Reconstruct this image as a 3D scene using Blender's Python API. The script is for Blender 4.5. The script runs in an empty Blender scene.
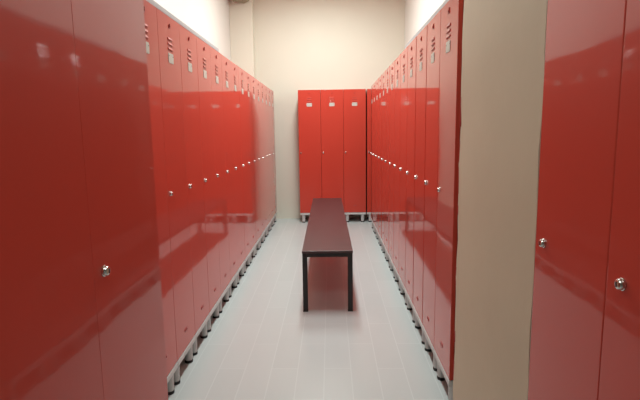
import bpy, bmesh, math, random
from mathutils import Matrix, Vector
random.seed(7)
S = bpy.context.scene
C = S.collection
PI = math.pi

# ---------------------------------------------------------------- materials
def mat(name, col, rough=.5, metal=0., coat=0., coat_rough=.03, spec=.5, vary=0., vscale=6., bump=0., bscale=40., bdist=.002, coat_bump=False):
    m = bpy.data.materials.new(name); m.use_nodes = True
    nt = m.node_tree; b = nt.nodes['Principled BSDF']
    b.inputs['Base Color'].default_value = (*col, 1)
    b.inputs['Roughness'].default_value = rough
    b.inputs['Metallic'].default_value = metal
    b.inputs['Specular IOR Level'].default_value = spec
    b.inputs['Coat Weight'].default_value = coat
    b.inputs['Coat Roughness'].default_value = coat_rough
    b.inputs['Coat IOR'].default_value = 1.31
    tc = nt.nodes.new('ShaderNodeTexCoord')
    if vary:
        n = nt.nodes.new('ShaderNodeTexNoise'); n.inputs['Scale'].default_value = vscale; n.inputs['Detail'].default_value = 5
        nt.links.new(tc.outputs['Object'], n.inputs['Vector'])
        r = nt.nodes.new('ShaderNodeMapRange'); r.inputs['To Min'].default_value = 1 - vary; r.inputs['To Max'].default_value = 1 + vary
        nt.links.new(n.outputs['Fac'], r.inputs['Value'])
        mx = nt.nodes.new('ShaderNodeVectorMath'); mx.operation = 'SCALE'; mx.inputs[0].default_value = col
        nt.links.new(r.outputs['Result'], mx.inputs['Scale']); nt.links.new(mx.outputs['Vector'], b.inputs['Base Color'])
    if bump:
        n2 = nt.nodes.new('ShaderNodeTexNoise'); n2.inputs['Scale'].default_value = bscale; n2.inputs['Detail'].default_value = 2
        nt.links.new(tc.outputs['Object'], n2.inputs['Vector'])
        bp = nt.nodes.new('ShaderNodeBump'); bp.inputs['Strength'].default_value = bump; bp.inputs['Distance'].default_value = bdist
        nt.links.new(n2.outputs['Fac'], bp.inputs['Height']); nt.links.new(bp.outputs['Normal'], b.inputs['Normal'])
        if coat_bump: nt.links.new(bp.outputs['Normal'], b.inputs['Coat Normal'])
    return m

RED = (.565, .060, .037)
M = dict(
    red=mat('red_gloss_paint', RED, rough=.5, spec=.12, coat=1., coat_rough=.05, vary=.04, vscale=2., bump=.4, bscale=2.2, bdist=.0035, coat_bump=True),
    carcass=mat('red_paint', (.48, .050, .033), rough=.35, coat=.6, coat_rough=.1),
    dark_red=mat('red_recess', (.36, .028, .02), rough=.6),
    grey=mat('grey_steel_paint', (.60, .61, .60), rough=.45, vary=.06),
    grey_strip=mat('grey_strip_paint', (.46, .475, .475), rough=.6, vary=.05),
    rubber=mat('black_rubber', (.012, .012, .013), rough=.6, vary=.1, vscale=30),
    chrome=mat('chrome', (.62, .60, .57), rough=.22, metal=1., vary=.03, vscale=80),
    slot=mat('lock_slot', (.03, .03, .03), rough=.5),
    card=mat('number_card_plastic', (.55, .55, .50), rough=.35, vary=.08, vscale=60),
    seat=mat('mahogany_laminate', (.062, .035, .037), rough=.36, vary=.12, vscale=9, spec=.5),
    steel=mat('black_steel', (.012, .011, .011), rough=.38, vary=.1, vscale=20),
    wall=mat('beige_plaster', (.74, .715, .61), rough=.85, vary=.03, vscale=2.5, bump=.25, bscale=60),
    white=mat('side_wall_plaster', (.75, .74, .69), rough=.85, vary=.02, vscale=2.5, bump=.2, bscale=60),  # side walls, slightly whiter than the back wall
    pier=mat('tan_plaster', (.62, .545, .405), rough=.8, vary=.05, vscale=4, bump=.15, bscale=28, bdist=.003),
    ceil=mat('ceiling_paint', (.75, .72, .64), rough=.9, vary=.02),
    olive=mat('olive_box_paint', (.32, .29, .20), rough=.6, vary=.05),
    lampw=mat('white_lamp_housing', (.8, .8, .8), rough=.4, vary=.02),
    redsmear=mat('red_paint_smear', (.42, .03, .025), rough=.6, vary=.15, vscale=40),
)
def emis(name, col, s):
    m = bpy.data.materials.new(name); m.use_nodes = True
    b = m.node_tree.nodes['Principled BSDF']
    b.inputs['Base Color'].default_value = (.8, .8, .8, 1)
    b.inputs['Emission Color'].default_value = (*col, 1); b.inputs['Emission Strength'].default_value = s
    return m
M['tube'] = emis('lamp_diffuser', (1, .97, .92), 2.)

def floor_mat():
    m = bpy.data.materials.new('pale_grey_plank_tiles'); m.use_nodes = True
    nt = m.node_tree; b = nt.nodes['Principled BSDF']; L = nt.links
    tc = nt.nodes.new('ShaderNodeTexCoord')
    mp = nt.nodes.new('ShaderNodeMapping'); mp.inputs['Rotation'].default_value = (0, 0, PI/2); mp.inputs['Location'].default_value = (.31, .045, 0)
    L.new(tc.outputs['Object'], mp.inputs['Vector'])
    br = nt.nodes.new('ShaderNodeTexBrick'); br.offset = .5
    br.inputs['Scale'].default_value = 1; br.inputs['Brick Width'].default_value = .62; br.inputs['Row Height'].default_value = .145
    br.inputs['Mortar Size'].default_value = .0034; br.inputs['Mortar Smooth'].default_value = .4; br.inputs['Bias'].default_value = 0
    br.inputs['Color1'].default_value = (.545, .605, .60, 1); br.inputs['Color2'].default_value = (.565, .625, .62, 1)
    br.inputs['Mortar'].default_value = (.61, .675, .67, 1)
    L.new(mp.outputs['Vector'], br.inputs['Vector'])
    # faint grain along the planks
    mp2 = nt.nodes.new('ShaderNodeMapping'); mp2.inputs['Scale'].default_value = (5, .8, 1)
    L.new(tc.outputs['Object'], mp2.inputs['Vector'])
    n = nt.nodes.new('ShaderNodeTexNoise'); n.inputs['Scale'].default_value = 2.5; n.inputs['Detail'].default_value = 6
    L.new(mp2.outputs['Vector'], n.inputs['Vector'])
    r = nt.nodes.new('ShaderNodeMapRange'); r.inputs['To Min'].default_value = .98; r.inputs['To Max'].default_value = 1.02
    L.new(n.outputs['Fac'], r.inputs['Value'])
    vm = nt.nodes.new('ShaderNodeVectorMath'); vm.operation = 'SCALE'
    L.new(br.outputs['Color'], vm.inputs[0]); L.new(r.outputs['Result'], vm.inputs['Scale'])
    L.new(vm.outputs['Vector'], b.inputs['Base Color'])
    r2 = nt.nodes.new('ShaderNodeMapRange'); r2.inputs['To Min'].default_value = .27; r2.inputs['To Max'].default_value = .275
    b.inputs['Specular IOR Level'].default_value = .42
    L.new(n.outputs['Fac'], r2.inputs['Value']); L.new(r2.outputs['Result'], b.inputs['Roughness'])
    return m
M['floor'] = floor_mat()

# ---------------------------------------------------------------- mesh helpers
def box(bm, x0, x1, y0, y1, z0, z1, bev=0., mi=0, seg=2):
    t = bmesh.new()
    bmesh.ops.create_cube(t, size=1)
    for v in t.verts:
        v.co = Vector(((x0+x1)/2 + v.co.x*(x1-x0), (y0+y1)/2 + v.co.y*(y1-y0), (z0+z1)/2 + v.co.z*(z1-z0)))
    if bev: bmesh.ops.bevel(t, geom=t.edges[:], offset=bev, segments=seg, profile=.6, affect='EDGES')
    join(bm, t, mi)
def join(bm, t, mi=0, mx=None):
    if mx is not None: bmesh.ops.transform(t, matrix=mx, verts=t.verts)
    for f in t.faces: f.material_index = mi
    me = bpy.data.meshes.new('tmp'); t.to_mesh(me); t.free()
    n = len(bm.faces); bm.from_mesh(me); bm.faces.ensure_lookup_table()
    for f in bm.faces[n:]: f.material_index = mi
    bpy.data.meshes.remove(me)
def lathe(bm, prof, seg=24, mi=0, mx=None):
    """prof: (radius, height) pairs turned round the z axis"""
    t = bmesh.new(); rings = []
    for r, z in prof:
        if r < 1e-6: rings.append([t.verts.new((0, 0, z))])
        else: rings.append([t.verts.new((r*math.cos(2*PI*k/seg), r*math.sin(2*PI*k/seg), z)) for k in range(seg)])
    for a, b in zip(rings, rings[1:]):
        for k in range(seg):
            k2 = (k+1) % seg
            if len(a) == 1 and len(b) == 1: continue
            if len(a) == 1: t.faces.new((a[0], b[k], b[k2]))
            elif len(b) == 1: t.faces.new((a[k], b[0], a[k2]))
            else: t.faces.new((a[k], b[k], b[k2], a[k2]))
    bmesh.ops.recalc_face_normals(t, faces=t.faces)
    join(bm, t, mi, mx)
def prism(bm, poly, x0, x1, mi=0, mx=None):
    """poly in (y, z), extruded along x"""
    t = bmesh.new()
    a = [t.verts.new((x0, y, z)) for y, z in poly]; b = [t.verts.new((x1, y, z)) for y, z in poly]
    t.faces.new(a); t.faces.new(b[::-1])
    for k in range(len(poly)):
        k2 = (k+1) % len(poly); t.faces.new((a[k], b[k], b[k2], a[k2]))
    bmesh.ops.recalc_face_normals(t, faces=t.faces)
    join(bm, t, mi, mx)
def obj(name, bm, mats, parent=None, loc=(0, 0, 0), smooth=False):
    me = bpy.data.meshes.new(name); bm.to_mesh(me); bm.free()
    for m in (mats if isinstance(mats, (list, tuple)) else [mats]): me.materials.append(m)
    if smooth:
        me.polygons.foreach_set('use_smooth', [True]*len(me.polygons))
        me.set_sharp_from_angle(angle=math.radians(35))
    o = bpy.data.objects.new(name, me); C.objects.link(o); o.location = loc
    if parent: o.parent = parent
    return o
def thing(name, label, cat, loc=(0, 0, 0), rz=0, group=None):
    o = bpy.data.objects.new(name, None); C.objects.link(o); o.empty_display_size = .1
    o.location = loc; o.rotation_euler = (0, 0, rz); o['label'] = label; o['category'] = cat
    if group: o['group'] = group
    return o
def struct(name, m, *boxes, bev=0.):
    bm = bmesh.new()
    for b in boxes: box(bm, *b, bev=bev)
    o = obj(name, bm, m); o['kind'] = 'structure'
    return o

# ---------------------------------------------------------------- layout (metres; camera above the origin looking along +Y)
LX, RX, NX = -.786, .540, -.487        # door planes: left row, right row, near left pair
WALL_L, WALL_R, BACK, REAR, CEIL = -1.38, 1.075, 7.11, -6., 3.28
W = .33

struct('floor', M['floor'], (WALL_L-.1, WALL_R+.1, REAR-.1, BACK+.1, -.1, 0))
struct('ceiling', M['ceil'], (WALL_L-.1, WALL_R+.1, REAR-.1, BACK+.1, CEIL, CEIL+.1))
struct('wall_back', M['wall'], (WALL_L-.1, WALL_R+.1, BACK, BACK+.1, 0, CEIL))
struct('wall_left', M['white'], (WALL_L-.1, WALL_L, REAR, BACK, 0, CEIL))
struct('wall_right', M['white'], (WALL_R, WALL_R+.1, REAR, BACK, 0, CEIL))
struct('wall_rear', M['wall'], (WALL_L-.1, WALL_R+.1, REAR-.1, REAR, 0, CEIL))
struct('wall_left_pilaster', M['wall'], (WALL_L, -1.062, 6.94, BACK, 0, CEIL), bev=.006)
struct('wall_left_pier', M['pier'], (WALL_L, -.80, 1.335, 1.94, 0, CEIL), bev=.006)

# right pier with a slightly uneven plastered face and red paint rubbed along its far corner
bm = bmesh.new()
t = bmesh.new(); NY, NZ = 14, 40
y0, y1 = 1.256, 2.026
g = [[t.verts.new((RX + .0025*math.sin(5.3*j*.3+i)*math.sin(i*.9+j*.5) + random.uniform(-.0006, .0006), y0+(y1-y0)*i/NY + (random.uniform(-.003, .002) if i == NY else 0), CEIL*j/NZ)) for j in range(NZ+1)] for i in range(NY+1)]
for i in range(NY):
    for j in range(NZ): t.faces.new((g[i][j], g[i][j+1], g[i+1][j+1], g[i+1][j]))
for i0, flip in ((0, 1), (NY, 0)):
    b = [t.verts.new((WALL_R, g[i0][0].co.y, CEIL*j/NZ)) for j in range(NZ+1)]
    for j in range(NZ):
        q = (g[i0][j], b[j], b[j+1], g[i0][j+1]); t.faces.new(q if flip else q[::-1])
join(bm, t)
pier = obj('wall_right_pier', bm, M['pier'], smooth=True); pier['kind'] = 'structure'
bm = bmesh.new()
for z, h in ((.18, .09), (.36, .05), (.62, .08), (.93, .04), (1.02, .22), (1.3, .12)):
    box(bm, RX-.0018, RX+.004, 2.021, 2.0295, z, z+h, bev=.0015)
smear = obj('trim_1', bm, M['redsmear']); smear['kind'] = 'structure'

# ---------------------------------------------------------------- lockers
Z0, Z1 = .143, 1.862                    # bottom and top of a door
def locker(w, depth, lock_in=.040, gap=.0028, bev=.0028, lock_z=.996):
    """front at local y=0 facing -y, lock at local -x"""
    r = thing('locker', 'x', 'locker')
    h = w/2 - .0015
    bm = bmesh.new()                     # carcass: sides, top, bottom, back, shelf
    for s in (-1, 1): box(bm, min(s*h, s*(h-.012)), max(s*h, s*(h-.012)), .004, depth, Z0-.003, Z1, bev=.0015, seg=1)
    box(bm, -h+.012, h-.012, .004, depth, Z1-.004, Z1)
    box(bm, -h+.012, h-.012, .022, depth, Z0-.003, Z0+.012)
    box(bm, -h+.012, h-.012, depth-.006, depth, Z0+.012, Z1-.004)
    box(bm, -h+.012, h-.012, .03, depth-.006, 1.52, 1.535)
    obj('carcass', bm, M['carcass'], r)
    bm = bmesh.new()                     # white base frame under the red carcass
    box(bm, -h, h, -.019, .034, .112, Z0-.003, bev=.002)
    box(bm, -h, h, depth-.03, depth, .112, Z0-.003, bev=.002)
    for s in (-1, 1): box(bm, min(s*h, s*(h-.03)), max(s*h, s*(h-.03)), .034, depth-.03, .112, Z0-.003)
    obj('base_frame', bm, M['grey'], r)
    for sx in (-1, 1):
        for y in (.014, depth-.032):
            bm = bmesh.new(); lathe(bm, [(0, .014), (.020, .014), (.022, .03), (.0235, .107), (.026, .112), (0, .112)], 20)
            lg = obj('leg', bm, M['grey'], r, (sx*(h-.046), y, 0), True)
            bm = bmesh.new(); lathe(bm, [(0, 0), (.022, 0), (.023, .003), (.023, .012), (.021, .015), (0, .015)], 20)
            obj('rubber_foot', bm, M['rubber'], lg, (0, 0, 0), True)
    # door with folded edges; origin on its hinge side so that it can hang slightly off true
    dw = w - gap
    bm = bmesh.new(); box(bm, -dw, 0, -.0, .019, Z0+.001, Z1-.002, bev=bev, seg=3)
    d = obj('door', bm, M['red'], r, (dw/2, -.017, 0))
    cx = -dw/2
    bm = bmesh.new()                     # three pressed louvres over dark slits
    for z in (1.747, 1.723, 1.699):
        prism(bm, [(.0005, z+.012), (-.0045, z+.001), (-.0045, z-.001), (.0005, z)], cx-.033, cx+.033, 0)
        prism(bm, [(.0005, z), (-.0012, z), (-.0012, z-.0055), (.0005, z-.0055)], cx-.031, cx+.031, 1)
    obj('vent_louvre', bm, [M['red'], M['dark_red']], d)
    bm = bmesh.new()                     # number card with rounded corners and two rivets
    t = bmesh.new(); a, b_, rr = .037, .024, .008
    pts = []
    for qx, qz, st in ((a-rr, b_-rr, 0), (-a+rr, b_-rr, 1), (-a+rr, -b_+rr, 2), (a-rr, -b_+rr, 3)):
        for k in range(5):
            an = PI/2*(st + k/4); pts.append((qx+rr*math.cos(an), qz+rr*math.sin(an)))
    A = [t.verts.new((cx+p, -.0022, 1.658+q)) for p, q in pts]; B = [t.verts.new((cx+p, .0005, 1.658+q)) for p, q in pts]
    t.faces.new(A); t.faces.new(B)
    for k in range(len(pts)): k2 = (k+1) % len(pts); t.faces.new((A[k], B[k], B[k2], A[k2]))
    bmesh.ops.recalc_face_normals(t, faces=t.faces); join(bm, t, 0)
    rot = Matrix.Rotation(PI/2, 4, 'X')
    for s in (-1, 1): lathe(bm, [(.003, 0), (.0022, .0012), (0, .0016)], 10, 1, Matrix.Translation((cx+s*.029, -.0018, 1.668)) @ rot)
    obj('number_card', bm, [M['card'], M['slot']], d)
    bm = bmesh.new()                     # small U shaped hook pressed out of the door top
    box(bm, cx-.009, cx-.006, -.004, .001, 1.806, 1.818, bev=.001)
    box(bm, cx+.006, cx+.009, -.004, .001, 1.806, 1.826, bev=.001)
    box(bm, cx-.009, cx+.009, -.004, .001, 1.803, 1.807, bev=.001)
    obj('hook', bm, M['dark_red'], d)
    bm = bmesh.new()                     # pressed mark low on the door
    for z in (.234, .246): box(bm, cx-.017, cx+.017, -.0025, .001, z, z+.005, bev=.001)
    for s in (-1, 1): box(bm, cx+s*.017-.0025, cx+s*.017+.0025, -.0025, .001, .234, .251, bev=.001)
    obj('pressed_mark', bm, mat('red_pressed_%d' % int(w*1000), (.45, .05, .045), rough=.4), d)
    bm = bmesh.new(); lx, lz = -dw + lock_in, lock_z
    mx = Matrix.Translation((lx, 0, lz)) @ rot
    lathe(bm, [(.0122, -.001), (.0122, .0025), (.0108, .0035), (.0104, .0075), (.0088, .0105), (.005, .0122), (0, .0125)], 28, 0, mx)
    box(bm, lx-.0012, lx+.0012, -.0132, -.0118, lz-.005, lz+.005, mi=1)
    obj('lock', bm, [M['chrome'], M['slot']], d, smooth=True)
    return r
def kids(o): return [c for c in S.objects if c.parent == o]
KIDS = {}
def snapshot(root):
    KIDS[root.name] = [(c, kids(c)) for c in kids(root)]
def dup(root):
    r = root.copy(); C.objects.link(r)
    parts = []
    for c, subs in KIDS[root.name]:
        n = c.copy(); C.objects.link(n); n.parent = r; parts.append(n)
        for g in subs:
            d = g.copy(); C.objects.link(d); d.parent = n
    return r, parts
used = set()
def place(proto, x, y, rz, label, group, swing=None):
    if proto.name in used: r, parts = dup(proto)
    else: used.add(proto.name); r, parts = proto, [c for c, _ in KIDS[proto.name]]
    r.location = (x, y, 0); r.rotation_euler = (0, 0, rz); r['label'] = label; r['group'] = group; r['category'] = 'locker'
    for p in parts:
        if p.name.startswith('door'):
            p.rotation_euler = (0, 0, random.uniform(-.006, .001) if swing is None else swing)
    return r

ORD = ['', 'second ', 'third ', 'fourth ', 'fifth ', 'sixth ', 'seventh ', 'eighth ', 'ninth ', 'tenth ', 'eleventh ', 'twelfth ', 'thirteenth ', 'fourteenth ', 'fifteenth ']
row_l = locker(W, .49); snapshot(row_l)
deep_r = locker(W, .49, .054); snapshot(deep_r)
fore_r = locker(W, .49, .052, .0012, .003, 1.001); snapshot(fore_r)
YL = 2.283 - W                          # near edge of the nearest locker of the left row
for k in range(15):
    n = 14 - k
    lab = ('glossy red locker at the far end of the long left row' if n == 0 else
           'glossy red locker at the near end of the long left row, half hidden' if k == 0 else
           'glossy red locker, %sfrom the back wall in the long left row' % ORD[n])
    place(row_l, LX-.018, YL + W*(k+.5), PI/2, lab, 'lockers in the long left row')
YR = 2.086
for k in range(13):
    n = 12 - k
    lab = ('glossy red locker at the far end of the long right row, beside the end lockers' if n == 0 else
           'glossy red locker at the near end of the long right row, against the tan pier' if k == 0 else
           'glossy red locker, %sfrom the tan pier in the long right row' % ORD[k])
    place(deep_r, RX+.014, YR + W*(k+.5), -PI/2, lab, 'lockers in the long right row')
place(fore_r, RX+.013, 1.248-W/2, -PI/2, 'large red locker in the right foreground, directly beside the tan pier', 'lockers in the right foreground', -.004)
place(fore_r, RX+.013, 1.248-W*1.5, -PI/2, 'large red locker cut off by the right edge of the photo', 'lockers in the right foreground', -.001)
WN = .372
near = locker(WN, .49, .042, .0004, .0012, 1.0); snapshot(near)
place(near, NX-.016, 1.313-WN/2, PI/2, 'large red locker in the left foreground with its chrome lock', 'lockers in the left foreground', 0)
place(near, NX-.016, 1.313-WN*1.5, PI/2, 'large red locker cut off by the left edge of the photo', 'lockers in the left foreground', .0)
WB = .313
end = locker(WB, .325, .026); snapshot(end)
for k, lab in enumerate(('bright red locker at the left end of the group on the back wall',
                         'bright red locker straight behind the bench, middle one of three',
                         'bright red locker on the back wall, right one of the three facing us')):
    place(end, -.438 + WB*(k+.5), 6.776, 0, lab, 'lockers on the back wall', (.0, -.002, -.006)[k])
place(end, .516 + WB/2, 6.780, 0, 'red locker showing as a sliver behind the far end of the right row', 'lockers on the back wall', 0)

# pale grey strip above the nearest row lockers, unidentified, built as a flat slab
for x0, x1, ya, yb, lab in ((LX-.47, LX-.005, YL, 3.55, 'long pale grey strip along the tops of the nearest lockers of the left row'),
                            (RX+.005, RX+.47, YR, 3.6, 'long pale grey strip along the tops of the nearest lockers of the right row')):
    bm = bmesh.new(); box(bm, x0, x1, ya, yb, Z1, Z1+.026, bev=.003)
    o = obj('top_strip', bm, M['grey_strip']); o['label'] = lab; o['category'] = 'grey_strip'; o['group'] = 'strips on the locker tops'

# ---------------------------------------------------------------- bench
BX, BY0, BY1, BT = -.036, 3.318, 6.06, .450
b = thing('bench', 'long low bench with dark mahogany seat and black steel legs in the aisle', 'bench', (BX, (BY0+BY1)/2, 0), .006)
hl, hw = (BY1-BY0)/2, .181
bm = bmesh.new(); box(bm, -hw, hw, -hl, hl, BT-.018, BT, bev=.003); obj('seat', bm, M['seat'], b)
bm = bmesh.new()
for s in (-1, 1):
    box(bm, min(s*hw, s*(hw-.035))+.002*(s < 0), max(s*hw, s*(hw-.035))-.002*(s > 0), -hl+.004, hl-.004, BT-.046, BT-.018, bev=.002)
for y in (-hl+.004, -.0175, hl-.039): box(bm, -hw+.035, hw-.035, y, y+.035, BT-.0455, BT-.0185, bev=.002)
for y in (-hl+.3, hl-.3): box(bm, -hw+.035, hw-.035, y, y+.03, BT-.062, BT-.03, bev=.002)
obj('frame', bm, M['steel'], b)
for sx in (-1, 1):
    for y in (-hl+.0225, hl-.0225):
        bm = bmesh.new(); x = sx*(hw-.0195)
        box(bm, x-.0175, x+.0175, y-.0175, y+.0175, .006, BT-.046, bev=.002)
        lg = obj('leg', bm, M['steel'], b)
        bm = bmesh.new(); box(bm, x-.0185, x+.0185, y-.0185, y+.0185, 0, .006, bev=.001); obj('end_cap', bm, M['rubber'], lg)

# ---------------------------------------------------------------- small box high in the far left corner
jb = thing('junction_box', 'small olive grey box high up in the far left corner under the ceiling', 'box', (-1.19, 6.83, 3.06), math.radians(38))
bm = bmesh.new(); box(bm, -.09, .09, -.075, .075, 0, CEIL-3.06-.03, bev=.006); obj('housing', bm, M['olive'], jb)
bm = bmesh.new(); box(bm, -.045, .045, -.04, .04, CEIL-3.06-.031, CEIL-3.06); obj('ceiling_bracket', bm, M['grey'], jb)

# ---------------------------------------------------------------- lamps on the ceiling (above the frame)
for k, (y, p) in enumerate(((3.5, .86), (5.5, 1.), (.1, .27))):  # third light is unseen, added to brighten the near lockers
    l = thing('ceiling_light', ('long white ceiling light over the near end of the bench', 'long white ceiling light over the far half of the bench', 'unseen ceiling light added to brighten the near foreground lockers')[k], 'light', (-.12, y, CEIL), 0, 'ceiling lights over the aisle')
    bm = bmesh.new(); box(bm, -.15, .15, -.62, .62, -.05, 0, bev=.006); obj('housing', bm, M['lampw'], l)
    bm = bmesh.new(); box(bm, -.13, .13, -.60, .60, -.062, -.045, bev=.006); obj('diffuser', bm, M['tube'], l)
    d = bpy.data.lights.new('lamp', 'AREA'); d.shape = 'RECTANGLE'; d.size = .24; d.size_y = 1.18
    d.energy = 54*p; d.color = (.93, 1, .97)
    o = bpy.data.objects.new('lamp', d); C.objects.link(o); o.parent = l; o.location = (0, 0, -.066)

w = bpy.data.worlds.new('world'); S.world = w; w.use_nodes = True
w.node_tree.nodes['Background'].inputs[0].default_value = (1, .97, .92, 1)
w.node_tree.nodes['Background'].inputs[1].default_value = .3

# ---------------------------------------------------------------- camera
F, P, YW, RO, H = 480.31, .1411, -.0225, -.0144, 1.287
fw = Vector((math.sin(YW)*math.cos(P), math.cos(YW)*math.cos(P), -math.sin(P)))
r = Vector((math.cos(YW), -math.sin(YW), 0)); u = r.cross(fw)
r2 = math.cos(RO)*r + math.sin(RO)*u; u2 = -math.sin(RO)*r + math.cos(RO)*u
cam = bpy.data.cameras.new('camera'); co = bpy.data.objects.new('camera', cam); C.objects.link(co)
m = Matrix((r2, u2, -fw)).transposed().to_4x4(); m.translation = Vector((0, 0, H))
co.matrix_world = m
cam.sensor_width = 36; cam.lens = F/640*36; cam.clip_start = .02
S.camera = co
S.view_settings.view_transform = 'Standard'; S.view_settings.look = 'None'
S.view_settings.gamma = 1; S.view_settings.use_curve_mapping = False
S.view_settings.exposure = 0.
